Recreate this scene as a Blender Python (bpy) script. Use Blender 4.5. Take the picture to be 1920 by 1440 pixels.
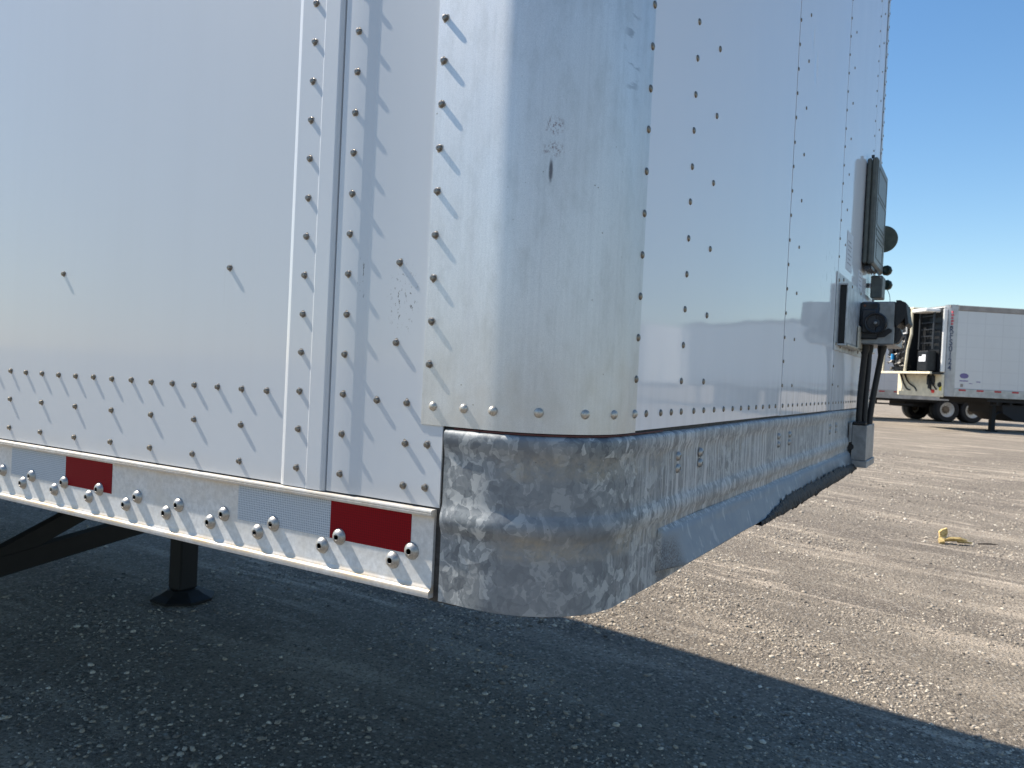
import bpy, math, random
import numpy as np
from mathutils import Vector, Matrix, Euler

for o in list(bpy.data.objects): bpy.data.objects.remove(o)
scn = bpy.context.scene
COL = scn.collection
random.seed(7); rng = np.random.default_rng(7)

# ------------------------------------------------------------------ camera, sky, sun, exposure
CAM = Vector((0.3671, -0.7614, 0.0422))
CAM_EUL = Euler((1.5547, -0.0472, 0.5377), 'XYZ')
FPX = 1479.96
cam_d = bpy.data.cameras.new("camera")
cam = bpy.data.objects.new("camera", cam_d); COL.objects.link(cam)
cam.location = CAM; cam.rotation_euler = CAM_EUL
cam_d.sensor_width = 36; cam_d.lens = FPX / 1920 * 36
cam_d.clip_start = .01; cam_d.clip_end = 6000
cam_d.dof.use_dof = True; cam_d.dof.focus_distance = 1.0; cam_d.dof.aperture_fstop = 20
scn.camera = cam

SUN = Vector((-0.9, -0.118, 1.0)).normalized()
w = bpy.data.worlds.new("World"); scn.world = w; w.use_nodes = True
nt = w.node_tree; nt.nodes.clear()
sky = nt.nodes.new('ShaderNodeTexSky'); sky.sky_type = 'NISHITA'; sky.sun_disc = False
sky.sun_elevation = math.asin(SUN.z); sky.sun_rotation = math.atan2(SUN.x, SUN.y) % (2 * math.pi)
sky.air_density = 1.25; sky.dust_density = 0.3; sky.ozone_density = 3.0; sky.altitude = 300
bg = nt.nodes.new('ShaderNodeBackground'); bg.inputs[1].default_value = 0.098
wo = nt.nodes.new('ShaderNodeOutputWorld')
hsv = nt.nodes.new('ShaderNodeHueSaturation'); hsv.inputs['Saturation'].default_value = 1.18
nt.links.new(sky.outputs[0], hsv.inputs['Color']); nt.links.new(hsv.outputs[0], bg.inputs[0]); nt.links.new(bg.outputs[0], wo.inputs[0])

sl = bpy.data.lights.new("sun", 'SUN'); sl.energy = 5.0; sl.angle = math.radians(.53); sl.color = (1, .92, .80)
so = bpy.data.objects.new("sun", sl); COL.objects.link(so); so.location = SUN * 60
so.rotation_euler = SUN.to_track_quat('Z', 'Y').to_euler()

vs = scn.view_settings; vs.view_transform = 'Standard'; vs.look = 'None'; vs.gamma = 1; vs.use_curve_mapping = False
vs.exposure = 0.80

# ------------------------------------------------------------------ helpers
class MB:
    """collects shapes; build() links them as one mesh object"""
    def __init__(s): s.v = []; s.f = []; s.m = []; s.mi = 0
    def add(s, vs_, fs):
        b = len(s.v); s.v += [tuple(p) for p in vs_]
        for f in fs: s.f.append([b + i for i in f]); s.m.append(s.mi)
        return s
    def box(s, x0, x1, y0, y1, z0, z1, bev=0):
        if bev <= 0:
            return s.add([(x0,y0,z0),(x1,y0,z0),(x1,y1,z0),(x0,y1,z0),(x0,y0,z1),(x1,y0,z1),(x1,y1,z1),(x0,y1,z1)],
                         [(0,3,2,1),(4,5,6,7),(0,1,5,4),(1,2,6,5),(2,3,7,6),(3,0,4,7)])
        c = np.array([(x0+x1)/2,(y0+y1)/2,(z0+z1)/2]); h = np.array([x1-x0,y1-y0,z1-z0])/2
        b = min(bev, *(h*.9)); vs_ = []; idx = {}
        for sx in (-1,1):
            for sy in (-1,1):
                for sz in (-1,1):
                    for a in range(3):
                        p = np.array([sx,sy,sz])*h
                        for q in range(3):
                            if q != a: p[q] -= (sx,sy,sz)[q]*b
                        idx[(sx,sy,sz,a)] = len(vs_); vs_.append(c+p)
        fs = []
        for a in range(3):
            o = [q for q in range(3) if q != a]
            for sg in (-1,1):
                loop = []
                for (p,q) in ((-1,-1),(1,-1),(1,1),(-1,1)):
                    k = [0,0,0]; k[a]=sg; k[o[0]]=p; k[o[1]]=q; loop.append(idx[(*k,a)])
                fs.append(loop)
        for a in range(3):            # edge strips along axis a
            o = [q for q in range(3) if q != a]
            for p in (-1,1):
                for q in (-1,1):
                    k0=[0,0,0];k1=[0,0,0];k0[a]=-1;k1[a]=1;k0[o[0]]=k1[o[0]]=p;k0[o[1]]=k1[o[1]]=q
                    fs.append([idx[(*k0,o[0])],idx[(*k1,o[0])],idx[(*k1,o[1])],idx[(*k0,o[1])]])
        for sx in (-1,1):
            for sy in (-1,1):
                for sz in (-1,1): fs.append([idx[(sx,sy,sz,a)] for a in range(3)])
        return s.add(vs_, fs)
    def grid(s, rows):
        n = len(rows); m = len(rows[0]); vs_ = [p for r in rows for p in r]
        return s.add(vs_, [(i*m+j, i*m+j+1, (i+1)*m+j+1, (i+1)*m+j) for i in range(n-1) for j in range(m-1)])
    def lathe(s, prof, M, n=16, cap=True):
        """profile (r, h) spun round local Z, placed by matrix M"""
        vs_ = []; fs = []
        for (r, h) in prof:
            for k in range(n):
                a = 2*math.pi*k/n; vs_.append(M @ Vector((r*math.cos(a), r*math.sin(a), h)))
        for i in range(len(prof)-1):
            for k in range(n): fs.append((i*n+k, i*n+(k+1)%n, (i+1)*n+(k+1)%n, (i+1)*n+k))
        if cap:
            fs.append(tuple(range(n))[::-1]); fs.append(tuple((len(prof)-1)*n+k for k in range(n)))
        return s.add(vs_, fs)
    def tube(s, pts, r, n=10):
        pts = [Vector(p) for p in pts]; vs_ = []; fs = []
        for i, p in enumerate(pts):
            t = (pts[min(i+1,len(pts)-1)] - pts[max(i-1,0)]).normalized()
            a = t.cross(Vector((.31,.92,.2))).normalized(); b = t.cross(a)
            rr = r[i] if isinstance(r,(list,tuple)) else r
            for k in range(n):
                w_ = 2*math.pi*k/n; vs_.append(p + a*rr*math.cos(w_) + b*rr*math.sin(w_))
        for i in range(len(pts)-1):
            for k in range(n): fs.append((i*n+k, i*n+(k+1)%n, (i+1)*n+(k+1)%n, (i+1)*n+k))
        fs.append(tuple(range(n))[::-1]); fs.append(tuple((len(pts)-1)*n+k for k in range(n)))
        return s.add(vs_, fs)
    def mesh(s, name, mats, off=(0,0,0), smooth=None):
        me = bpy.data.meshes.new(name)
        o = Vector(off)
        me.from_pydata([(p[0]-o[0], p[1]-o[1], p[2]-o[2]) for p in s.v], [], s.f)
        for m in (mats if isinstance(mats,(list,tuple)) else [mats]): me.materials.append(m)
        me.polygons.foreach_set('material_index', s.m)
        import bmesh
        bm = bmesh.new(); bm.from_mesh(me); bmesh.ops.recalc_face_normals(bm, faces=bm.faces); bm.to_mesh(me); bm.free()
        if smooth is not None:
            me.polygons.foreach_set('use_smooth', [True]*len(me.polygons))
            me.set_sharp_from_angle(angle=math.radians(smooth))
        return me
    def build(s, name, mats, parent=None, smooth=None):
        off = ORG.get(parent.name, (0,0,0)) if parent else (0,0,0)
        o = bpy.data.objects.new(name, s.mesh(name, mats, off, smooth)); COL.objects.link(o)
        if parent: o.parent = parent; ORG[o.name] = off
        return o
ORG = {}
def thing(name, label, cat, loc=(0,0,0), rot=0, group=None, world_parts=False):
    o = bpy.data.objects.new(name, None); COL.objects.link(o); o.location = loc; o.rotation_euler = (0,0,rot)
    o['label'] = label; o['category'] = cat
    if group: o['group'] = group
    if world_parts: ORG[o.name] = tuple(loc)
    o.empty_display_size = .2
    return o
def tag(o, label=None, cat=None, group=None, kind=None):
    if label: o['label'] = label
    if cat: o['category'] = cat
    if group: o['group'] = group
    if kind: o['kind'] = kind
    return o
def TR(loc, zdir):
    """matrix: local Z -> zdir at loc"""
    return Matrix.Translation(Vector(loc)) @ Vector(zdir).normalized().to_track_quat('Z','Y').to_matrix().to_4x4()

# ------------------------------------------------------------------ materials
def mat(name):
    m = bpy.data.materials.new(name); m.use_nodes = True; n = m.node_tree
    return m, n, n.nodes['Principled BSDF']
class N:
    def __init__(s, nt): s.nt = nt
    def new(s, t, **kw):
        n = s.nt.nodes.new(t)
        for k, v in kw.items(): setattr(n, k, v)
        return n
    def link(s, a, b): s.nt.links.new(a, b)
    def pos(s): return s.new('ShaderNodeNewGeometry').outputs['Position']
    def obj(s): return s.new('ShaderNodeTexCoord').outputs['Object']
    def scale(s, v, sc, rot=(0,0,0), loc=(0,0,0)):
        m = s.new('ShaderNodeMapping'); m.inputs['Scale'].default_value = sc; m.inputs['Rotation'].default_value = rot
        m.inputs['Location'].default_value = loc
        s.link(v, m.inputs[0]); return m.outputs[0]
    def noise(s, v, sc, det=3, rough=.5, dist=0):
        n = s.new('ShaderNodeTexNoise'); n.inputs['Scale'].default_value = sc; n.inputs['Detail'].default_value = det
        n.inputs['Roughness'].default_value = rough; n.inputs['Distortion'].default_value = dist
        s.link(v, n.inputs['Vector']); return n.outputs[0]
    def voro(s, v, sc, out='Color', feature='F1', rand=1):
        n = s.new('ShaderNodeTexVoronoi', feature=feature); n.inputs['Scale'].default_value = sc
        n.inputs['Randomness'].default_value = rand
        s.link(v, n.inputs['Vector']); return n.outputs[out]
    def ramp(s, f, stops, interp='LINEAR'):
        r = s.new('ShaderNodeValToRGB'); r.color_ramp.interpolation = interp
        el = r.color_ramp.elements
        while len(el) < len(stops): el.new(.5)
        for e, (p, c) in zip(el, stops):
            e.position = p; e.color = (c, c, c, 1) if isinstance(c, (int, float)) else (*c, 1)
        s.link(f, r.inputs[0]); return r.outputs[0]
    def mix(s, f, a, b, mode='MIX'):
        m = s.new('ShaderNodeMix', data_type='RGBA', blend_type=mode)
        for inp, v in ((m.inputs[0], f), (m.inputs[6], a), (m.inputs[7], b)):
            if isinstance(v, bpy.types.NodeSocket): s.link(v, inp)
            elif isinstance(v, (int, float)): inp.default_value = v if inp is m.inputs[0] else (v, v, v, 1)
            else: inp.default_value = (*v, 1)
        return m.outputs[2]
    def math(s, op, a, b=0, c=0, clamp=False):
        m = s.new('ShaderNodeMath', operation=op, use_clamp=clamp)
        for i, v in enumerate((a, b, c)):
            if isinstance(v, bpy.types.NodeSocket): s.link(v, m.inputs[i])
            else: m.inputs[i].default_value = v
        return m.outputs[0]
    def sep(s, v):
        n = s.new('ShaderNodeSeparateXYZ'); s.link(v, n.inputs[0]); return n.outputs
    def mr(s, v, a, b, c=0, d=1):
        m = s.new('ShaderNodeMapRange', interpolation_type='SMOOTHSTEP')
        s.link(v, m.inputs[0])
        for i, q in enumerate((a, b, c, d)): m.inputs[i+1].default_value = q
        return m.outputs[0]
    def blob(s, v, c, r):
        """1 inside an ellipsoid round c, fading to 0"""
        a = s.new('ShaderNodeVectorMath', operation='SUBTRACT'); s.link(v, a.inputs[0]); a.inputs[1].default_value = c
        b = s.new('ShaderNodeVectorMath', operation='DIVIDE'); s.link(a.outputs[0], b.inputs[0]); b.inputs[1].default_value = r
        l = s.new('ShaderNodeVectorMath', operation='LENGTH'); s.link(b.outputs[0], l.inputs[0])
        return s.mr(l.outputs['Value'], 1.0, .35)
    def bump(s, h, strength, dist=.001, prev=None):
        b = s.new('ShaderNodeBump'); b.inputs['Strength'].default_value = strength; b.inputs['Distance'].default_value = dist
        s.link(h, b.inputs['Height'])
        if prev is not None: s.link(prev, b.inputs['Normal'])
        return b.outputs[0]

def setp(b, **kw):
    names = dict(col='Base Color', rough='Roughness', metal='Metallic', spec='Specular IOR Level', coat='Coat Weight',
                 crough='Coat Roughness', normal='Normal', cnormal='Coat Normal', sheen='Sheen Weight')
    for k, v in kw.items():
        i = b.inputs[names[k]]
        if isinstance(v, bpy.types.NodeSocket): b.id_data.links.new(v, i)
        elif k == 'col': i.default_value = (*v, 1)
        else: i.default_value = v

def paint(name, base, dirt=True, wave=1.0, coat=.9):
    m, n, b = mat(name); k = N(n); P = k.pos(); S = k.sep(P)
    fine = k.noise(P, 900, 2)
    lo = k.noise(k.scale(P, (1, 1, .35)), 2.6, 2)
    lo2 = k.noise(k.scale(P, (1, 1, .5)), 9, 2)
    c = k.mix(k.ramp(k.noise(P, 3.2, 4), [(.3, 0.0), (.75, .05)]), base, tuple(x*.80 for x in base))
    rr = k.noise(k.scale(P, (34, 34, 1.3)), 1, 4)
    c = k.mix(k.ramp(rr, [(.45, 0), (.75, .05)]), c, (.46, .45, .43))
    ss = k.noise(k.scale(P, (300, 300, 5), (0, .35, 0)), 1, 2)
    c = k.mix(k.math('MULTIPLY', k.ramp(ss, [(.70, 0), (.74, .25)]), k.ramp(k.noise(P, 5, 2), [(.55, 0), (.62, 1)])), c, (.4, .4, .4))
    if dirt:
        # road film that gathers on the lower centimetres of the sheet, in runs
        run = k.noise(k.scale(P, (16, 16, 22)), 1, 4)
        band = k.mr(S['Z'], -.088, -.124)
        f = k.math('MULTIPLY', band, k.ramp(run, [(.35, .25), (.7, .5)]))
        c = k.mix(k.math('MULTIPLY', f, .45), c, (.42, .37, .30))
        # specks
        sp = k.ramp(k.voro(P, 52, 'Distance'), [(.0, 1), (.022, 1), (.035, 0)])
        spm = k.math('MULTIPLY', sp, k.ramp(k.noise(P, 14, 1), [(.60, 0), (.64, 1)]))
        c = k.mix(k.math('MULTIPLY', spm, .45), c, (.16, .14, .12))
        # scuffs left of the corner post
        sc = k.noise(k.scale(P, (210, 210, 120), (0, .5, 0)), 1, 5, .75)
        sm = k.math('MULTIPLY', k.blob(P, (-.247, 0, .125), (.030, .05, .055)), k.ramp(sc, [(.585, 0), (.61, 1)]))
        sc2 = k.noise(k.scale(P, (420, 420, 60), (0, -.2, 0)), 1, 4, .7)
        sm2 = k.math('MULTIPLY', k.blob(P, (-.313, 0, .15), (.010, .05, .07)), k.ramp(sc2, [(.60, 0), (.64, 1)]))
        c = k.mix(k.math('MAXIMUM', sm, sm2), c, (.10, .09, .085))
    bn = k.bump(fine, .06, .0002)
    bn = k.bump(lo, .35*wave, .010, bn)
    bn = k.bump(lo2, .12*wave, .003, bn)
    setp(b, col=c, rough=.42, coat=coat, crough=.06, normal=bn, cnormal=bn)
    return m

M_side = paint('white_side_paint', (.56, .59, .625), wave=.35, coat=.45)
M_front = paint('white_front_paint', (.80, .80, .81), dirt=False, wave=.9, coat=1.0)

def front_dirty():
    m, n, b = mat('white_front_sheet'); k = N(n); P = k.pos(); S = k.sep(P)
    lo = k.noise(k.scale(P, (1, 1.2, .6)), 2.1, 2); lo2 = k.noise(k.scale(P, (1, 1, .5)), 8, 2)
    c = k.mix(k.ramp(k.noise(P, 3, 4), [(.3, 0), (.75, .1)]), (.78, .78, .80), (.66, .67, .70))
    run = k.noise(k.scale(P, (60, 45, 2.2)), 1, 4)
    band = k.mr(S['Z'], .09, -.03)
    right = k.mr(S['Y'], .7, 1.25)
    f = k.math('MULTIPLY', band, k.ramp(run, [(.42, .0), (.66, .75)]))
    f = k.math('MULTIPLY', f, k.math('MULTIPLY_ADD', right, .75, .15))
    c = k.mix(f, c, (.33, .33, .32))
    # splashes by the connector box
    sp = k.math('MULTIPLY', k.blob(P, (0, 1.50, .33), (.2, .16, .12)), k.ramp(k.noise(k.scale(P, (50, 50, 26)), 1, 3), [(.60, 0), (.66, .6)]))
    c = k.mix(sp, c, (.30, .30, .30))
    sk = k.ramp(k.voro(P, 34, 'Distance'), [(.0, 1), (.02, 1), (.034, 0)])
    sk = k.math('MULTIPLY', sk, k.ramp(k.noise(P, 11, 1), [(.58, 0), (.62, 1)]))
    c = k.mix(k.math('MULTIPLY', sk, .4), c, (.2, .19, .18))
    bn = k.bump(k.noise(P, 800, 2), .04, .0002)
    bn = k.bump(lo, .5, .010, bn); bn = k.bump(lo2, .12, .003, bn)
    # two small dents
    for cpt, r in (((0, 1.17, .78), (.05, .022, .045)), ((0, 1.12, .83), (.05, .012, .03))):
        bn = k.bump(k.blob(P, cpt, r), .6, -.003, bn)
    setp(b, col=c, rough=.5, spec=.35, coat=.72, crough=.045, normal=bn, cnormal=bn)
    return m
M_fsheet = front_dirty()

def cap_mat():
    m, n, b = mat('brushed_aluminium_cap'); k = N(n); P = k.pos(); S = k.sep(P)
    st = k.noise(k.scale(P, (260, 260, 1.2)), 1, 3)
    fine = k.noise(P, 1100, 2)
    mot = k.noise(k.scale(P, (9, 9, 3)), 1, 4)
    c = k.mix(k.ramp(st, [(.3, 0), (.72, .5)]), (.74, .75, .76), (.60, .61, .63))
    c = k.mix(k.ramp(mot, [(.35, 0), (.75, .6)]), c, (.60, .59, .58))
    c = k.mix(k.ramp(fine, [(.35, 0), (.7, .4)]), c, (.36, .39, .41))
    c = k.mix(k.ramp(k.noise(k.scale(P, (45, 45, 18)), 1, 5, .7), [(.48, 0), (.7, .35)]), c, (.42, .43, .42))
    sp = k.ramp(k.voro(P, 75, 'Distance'), [(0, 1), (.05, 1), (.09, 0)])
    sp = k.math('MULTIPLY', sp, k.ramp(k.noise(P, 17, 2), [(.55, 0), (.62, 1)]))
    c = k.mix(k.math('MULTIPLY', sp, .75), c, (.17, .15, .11))
    # reddish scuff and a tail under it
    sc = k.noise(k.scale(P, (330, 330, 200), (.3, .5, 0)), 1, 5, .8)
    s1 = k.math('MULTIPLY', k.blob(P, (-.057, .017, .318), (.015, .016, .014)), k.ramp(sc, [(.52, 0), (.57, 1)]))
    s2 = k.math('MULTIPLY', k.blob(P, (-.057, .017, .292), (.016, .016, .011)), k.ramp(sc, [(.51, 0), (.56, 1)]))
    c = k.mix(k.math('MULTIPLY', k.math('MAXIMUM', s1, s2), .8), c, (.17, .09, .09))
    tl = k.math('MULTIPLY', k.blob(P, (-.058, .017, .268), (.0028, .03, .018)), k.ramp(sc, [(.36, 0), (.42, 1)]))
    c = k.mix(k.math('MULTIPLY', tl, .85), c, (.07, .06, .07))
    # diagonal rubs high on the right
    dg = k.noise(k.scale(P, (8, 26, 90), (.75, 0, 0)), 1, 3)
    dm = k.math('MULTIPLY', k.blob(P, (-.004, .098, .42), (.05, .022, .075)), k.ramp(dg, [(.56, 0), (.62, .65)]))
    c = k.mix(dm, c, (.27, .28, .30))
    # warmer towards the bottom, broken up by noise
    lo = k.math('MULTIPLY', k.mr(S['Z'], .16, -.03), k.ramp(k.noise(P, 30, 3), [(.3, .1), (.7, .5)]))
    c = k.mix(lo, c, (.50, .46, .40))
    bn = k.bump(st, .12, .0003); bn = k.bump(fine, .15, .0002, bn)
    bn = k.bump(k.noise(k.scale(P, (6, 6, 1.5)), 1, 2), .3, .004, bn)
    setp(b, col=c, metal=.62, rough=k.mix(k.ramp(mot, [(.3, 0), (.8, 1)]), .42, .54), normal=bn)
    return m
M_cap = cap_mat()

def galv_mat():
    m, n, b = mat('galvanised_spangle'); k = N(n); P = k.pos(); S = k.sep(P)
    wv = k.new('ShaderNodeVectorMath', operation='ADD')
    nz = k.new('ShaderNodeTexNoise'); nz.inputs['Scale'].default_value = 38; nz.inputs['Detail'].default_value = 3
    k.link(P, nz.inputs['Vector'])
    sc = k.new('ShaderNodeVectorMath', operation='SCALE'); k.link(nz.outputs['Color'], sc.inputs[0]); sc.inputs['Scale'].default_value = .024
    k.link(P, wv.inputs[0]); k.link(sc.outputs[0], wv.inputs[1]); W = wv.outputs[0]
    bw = lambda c: (lambda r: (k.link(c, r.inputs[0]), r.outputs[0])[1])(k.new('ShaderNodeRGBToBW'))
    v1 = bw(k.voro(W, 58)); v2 = bw(k.voro(k.scale(W, (1, 1, .6)), 120)); big = k.noise(P, 9, 3)
    v3 = bw(k.voro(k.scale(W, (1, 1, .8)), 240))
    v = k.math('ADD', k.math('ADD', k.math('MULTIPLY', v1, .5), k.math('MULTIPLY', v2, .3)), k.math('MULTIPLY', v3, .2))
    c = k.ramp(v, [(.28, (.12, .135, .15)), (.43, (.21, .23, .24)), (.56, (.28, .295, .30)), (.68, (.52, .53, .52))])
    c = k.mix(k.ramp(big, [(.35, 0), (.65, .65)]), c, (.21, .225, .245))
    # tan film under the beads and at the top roll
    z = S['Z']
    def bandz(a, b_): return k.math('MULTIPLY', k.mr(z, a-.012, a), k.mr(z, b_+.012, b_))
    tan = k.math('MAXIMUM', k.math('MULTIPLY', bandz(-.166, -.150), .75), k.math('MULTIPLY', bandz(-.074, -.058), .8))
    tan = k.math('MULTIPLY', tan, k.mr(S['X'], -.13, -.06))
    tan = k.math('MULTIPLY', tan, k.ramp(k.noise(k.scale(P, (20, 20, 40)), 1, 4), [(.3, .25), (.65, 1)]))
    tan = k.math('MULTIPLY', tan, k.ramp(k.noise(k.scale(P, (70, 70, 90)), 1, 5, .7), [(.38, .15), (.62, .85)]))
    c = k.mix(tan, c, (.38, .33, .25))
    # white run marks along the front
    run = k.noise(k.scale(P, (150, 120, 3)), 1, 3, .6, .4)
    run2 = k.noise(k.scale(P, (320, 260, 5)), 1, 2)
    rf = k.math('MAXIMUM', k.ramp(run, [(.53, 0), (.585, .7)]), k.ramp(run2, [(.58, 0), (.64, .6)]))
    rf = k.math('MULTIPLY', rf, k.mr(S['Y'], .08, .32))
    c = k.mix(k.math('MULTIPLY', k.mr(S['Y'], .1, .4), .3), c, (.40, .40, .40))
    c = k.mix(rf, c, (.60, .60, .60))
    dk = k.math('MULTIPLY', k.ramp(k.noise(k.scale(P, (200, 170, 3.5), loc=(3, 2, 1)), 1, 3), [(.58, 0), (.66, .55)]), k.mr(S['Y'], .3, .6))
    c = k.mix(dk, c, (.19, .20, .21))
    pl = k.math('MULTIPLY', k.math('MULTIPLY', k.mr(S['X'], .0035, .0075), k.mr(z, -.160, -.167)), k.mr(S['Y'], .25, .262))  # kick plate's darker blue from facing the sky, put into the colour
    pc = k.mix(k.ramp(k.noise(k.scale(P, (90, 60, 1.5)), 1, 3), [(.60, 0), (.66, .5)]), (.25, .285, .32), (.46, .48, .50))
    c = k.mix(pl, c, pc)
    c = k.mix(k.math('MULTIPLY', pl, k.mr(z, -.2165, -.2215)), c, (.42, .39, .34))
    gs = k.math('MULTIPLY', k.math('MULTIPLY', k.mr(S['Y'], .325, .285), k.mr(S['Y'], .235, .262)), k.math('MULTIPLY', k.mr(z, -.165, -.19), k.ramp(k.noise(P, 420, 3), [(.42, .25), (.6, .8)])))
    c = k.mix(gs, c, (.10, .10, .105))
    # black grease smear low on the right
    gr = k.noise(k.scale(P, (7, 7, 12)), 1, 4)
    gm = k.math('MULTIPLY', k.math('MULTIPLY', k.mr(S['Y'], .95, 1.45), k.mr(z, -.165, -.215)), k.ramp(gr, [(.36, 0), (.52, .95)]))
    c = k.mix(gm, c, (.02, .02, .024))
    sp = k.ramp(k.voro(P, 60, 'Distance'), [(0, 1), (.03, 1), (.05, 0)])
    sp = k.math('MULTIPLY', sp, k.ramp(k.noise(P, 12, 2), [(.6, 0), (.63, 1)]))
    c = k.mix(k.math('MULTIPLY', sp, .7), c, (.06, .06, .06))
    bn = k.bump(v, .12, .0008); bn = k.bump(k.noise(P, 260, 3), .25, .0006, bn)
    bn = k.bump(k.noise(P, 12, 2), .15, .002, bn)
    setp(b, col=c, metal=.28, rough=k.mix(v1, .55, .72), normal=bn)
    return m
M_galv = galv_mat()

def rail_mat():
    m, n, b = mat('oxidised_aluminium_rail'); k = N(n); P = k.pos(); S = k.sep(P)
    n1 = k.noise(P, 170, 4, .6); n2 = k.noise(k.scale(P, (22, 22, 30)), 1, 4); n3 = k.noise(P, 600, 2)
    c = k.mix(k.ramp(n1, [(.35, 0), (.65, 1)]), (.66, .665, .67), (.52, .525, .53))
    c = k.mix(k.ramp(n2, [(.4, 0), (.72, .6)]), c, (.56, .53, .48))
    # cream reflection painted into the bottom lip, fainter tan under the top lip
    z = S['Z']
    d = k.math('MAXIMUM', k.math('MULTIPLY', k.mr(z, -.213, -.2225), k.mr(z, -.229, -.2245)), k.math('MULTIPLY', k.mr(z, -.143, -.134), .45))
    d = k.math('MULTIPLY', d, k.ramp(k.noise(k.scale(P, (30, 30, 60)), 1, 4), [(.3, .2), (.65, .95)]))
    c = k.mix(d, c, (.58, .44, .27))
    bn = k.bump(n1, .2, .0006); bn = k.bump(n3, .12, .0003, bn)
    setp(b, col=c, metal=.25, rough=.5, normal=bn)
    return m
M_rail = rail_mat()

def simple(name, col, rough=.5, metal=0, nscale=60, namt=.25, bump=.15, bdist=.001, coat=0, objspace=False):
    m, n, b = mat(name); k = N(n); P = k.obj() if objspace else k.pos()
    nn = k.noise(P, nscale, 4, .6)
    c = k.mix(k.ramp(nn, [(.3, 0), (.7, 1)]), tuple(min(1, x*(1+namt*.5)) for x in col), tuple(x*(1-namt) for x in col))
    setp(b, col=c, rough=rough, metal=metal, coat=coat, crough=.1)
    if bump: setp(b, normal=k.bump(nn, bump, bdist))
    return m
M_rivet = simple('stainless_rivet', (.23, .21, .19), .36, .8, 700, .35, .1, .0002)
M_frivet = simple('weathered_rivet', (.26, .225, .18), .42, .65, 600, .5, .2, .0003)
M_dome = simple('bright_dome_rivet', (.50, .47, .42), .4, .6, 500, .3, .15, .0003)
M_bolt = simple('bolt_head_metal', (.40, .39, .37), .42, .6, 500, .25, .15, .0003)
M_hole = simple('dark_socket', (.012, .012, .014), .5, 0)
M_seal = simple('dark_sealant', (.045, .042, .04), .75, 0, 120, .5, .5, .002)
M_black = simple('black_rubber', (.012, .012, .014), .55, 0, 90, .4, .3, .002)
M_grease = simple('caked_black_grease', (.012, .012, .014), .65, 0, 120, .5, .8, .004)
M_blackmetal = simple('black_painted_steel', (.005, .0052, .006), .75, 0, 20, .4, .2, .002)
M_under = simple('underside_steel', (.02, .021, .023), .7, .2, 10, .4, .2)
M_roof = simple('aluminium_roof', (.6, .6, .6), .5, .4, 6, .2)
M_alu = simple('grey_aluminium_box', (.27, .28, .29), .42, .6, 40, .35, .15, .001)
M_pan = simple('pale_cast_pan', (.50, .52, .54), .45, .35, 35, .35, .15, .001)
M_cream = simple('cream_ledge', (.50, .46, .38), .5, .2, 40, .4, .15)
M_ebox = simple('grey_green_plastic', (.105, .115, .105), .5, 0, 60, .25, .08)
M_eboxf = simple('grey_door_face', (.17, .18, .17), .45, 0, 60, .25, .08)
M_olive = simple('olive_disc', (.10, .115, .09), .5, 0, 40, .3, .1)
M_glad = simple('dark_green_casting', (.018, .035, .025), .4, .1, 60, .4, .2)
M_motor = simple('worn_black_casting', (.035, .038, .045), .45, .3, 45, .6, .4, .003)
M_rust = simple('rust', (.17, .07, .04), .8, 0, 80, .4, .3)
M_plac = simple('faded_placard', (.60, .62, .66), .5, 0, 40, .1, 0)
M_ink = simple('faded_ink', (.35, .36, .40), .6, 0, 40, .1, 0)
M_gbox = simple('galvanised_box_sheet', (.30, .31, .32), .5, .5, 26, .4, .15, .001)

def tape(name, col, alt, scale, met=0):
    m, n, b = mat(name); k = N(n); P = k.pos()
    # honeycomb cells of the retroreflective sheet
    q = k.scale(P, (scale, 0.0, scale*1.05), (0, 0, 0))
    d = k.voro(q, 1, 'Distance', rand=.12)
    big = k.noise(k.scale(P, (14, 1, 8)), 1, 2)
    c = k.mix(k.ramp(d, [(.28, 1), (.42, 0)]), col, alt)
    c = k.mix(k.ramp(big, [(.35, 0), (.7, .35)]), c, tuple(x*.8 for x in col))
    setp(b, col=c, rough=.6, spec=.12, metal=met, normal=k.bump(d, .08, .0002))
    return m
M_tred = tape('red_reflective_sheet', (.23, .001, .006), (.15, .001, .005), 300)
M_twhite = tape('white_reflective_sheet', (.52, .56, .60), (.25, .29, .34), 300, .1)

# ------------------------------------------------------------------ ground
def GH(x, y):
    s = np.clip((np.asarray(y) - 8) / 12, 0, 1); s = s*s*(3-2*s)
    far = np.clip((np.hypot(x, y) - 10)/14, 0, 1); far = far*far*(3-2*far)
    s = np.maximum(s, far)
    und = .012*np.sin(np.asarray(x)*1.7+1)*np.sin(np.asarray(y)*1.3) * (1-s)
    return -1.345 - .11*np.tanh((np.asarray(x)+.4)/2)*(1-s) + .145*s + und

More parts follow.
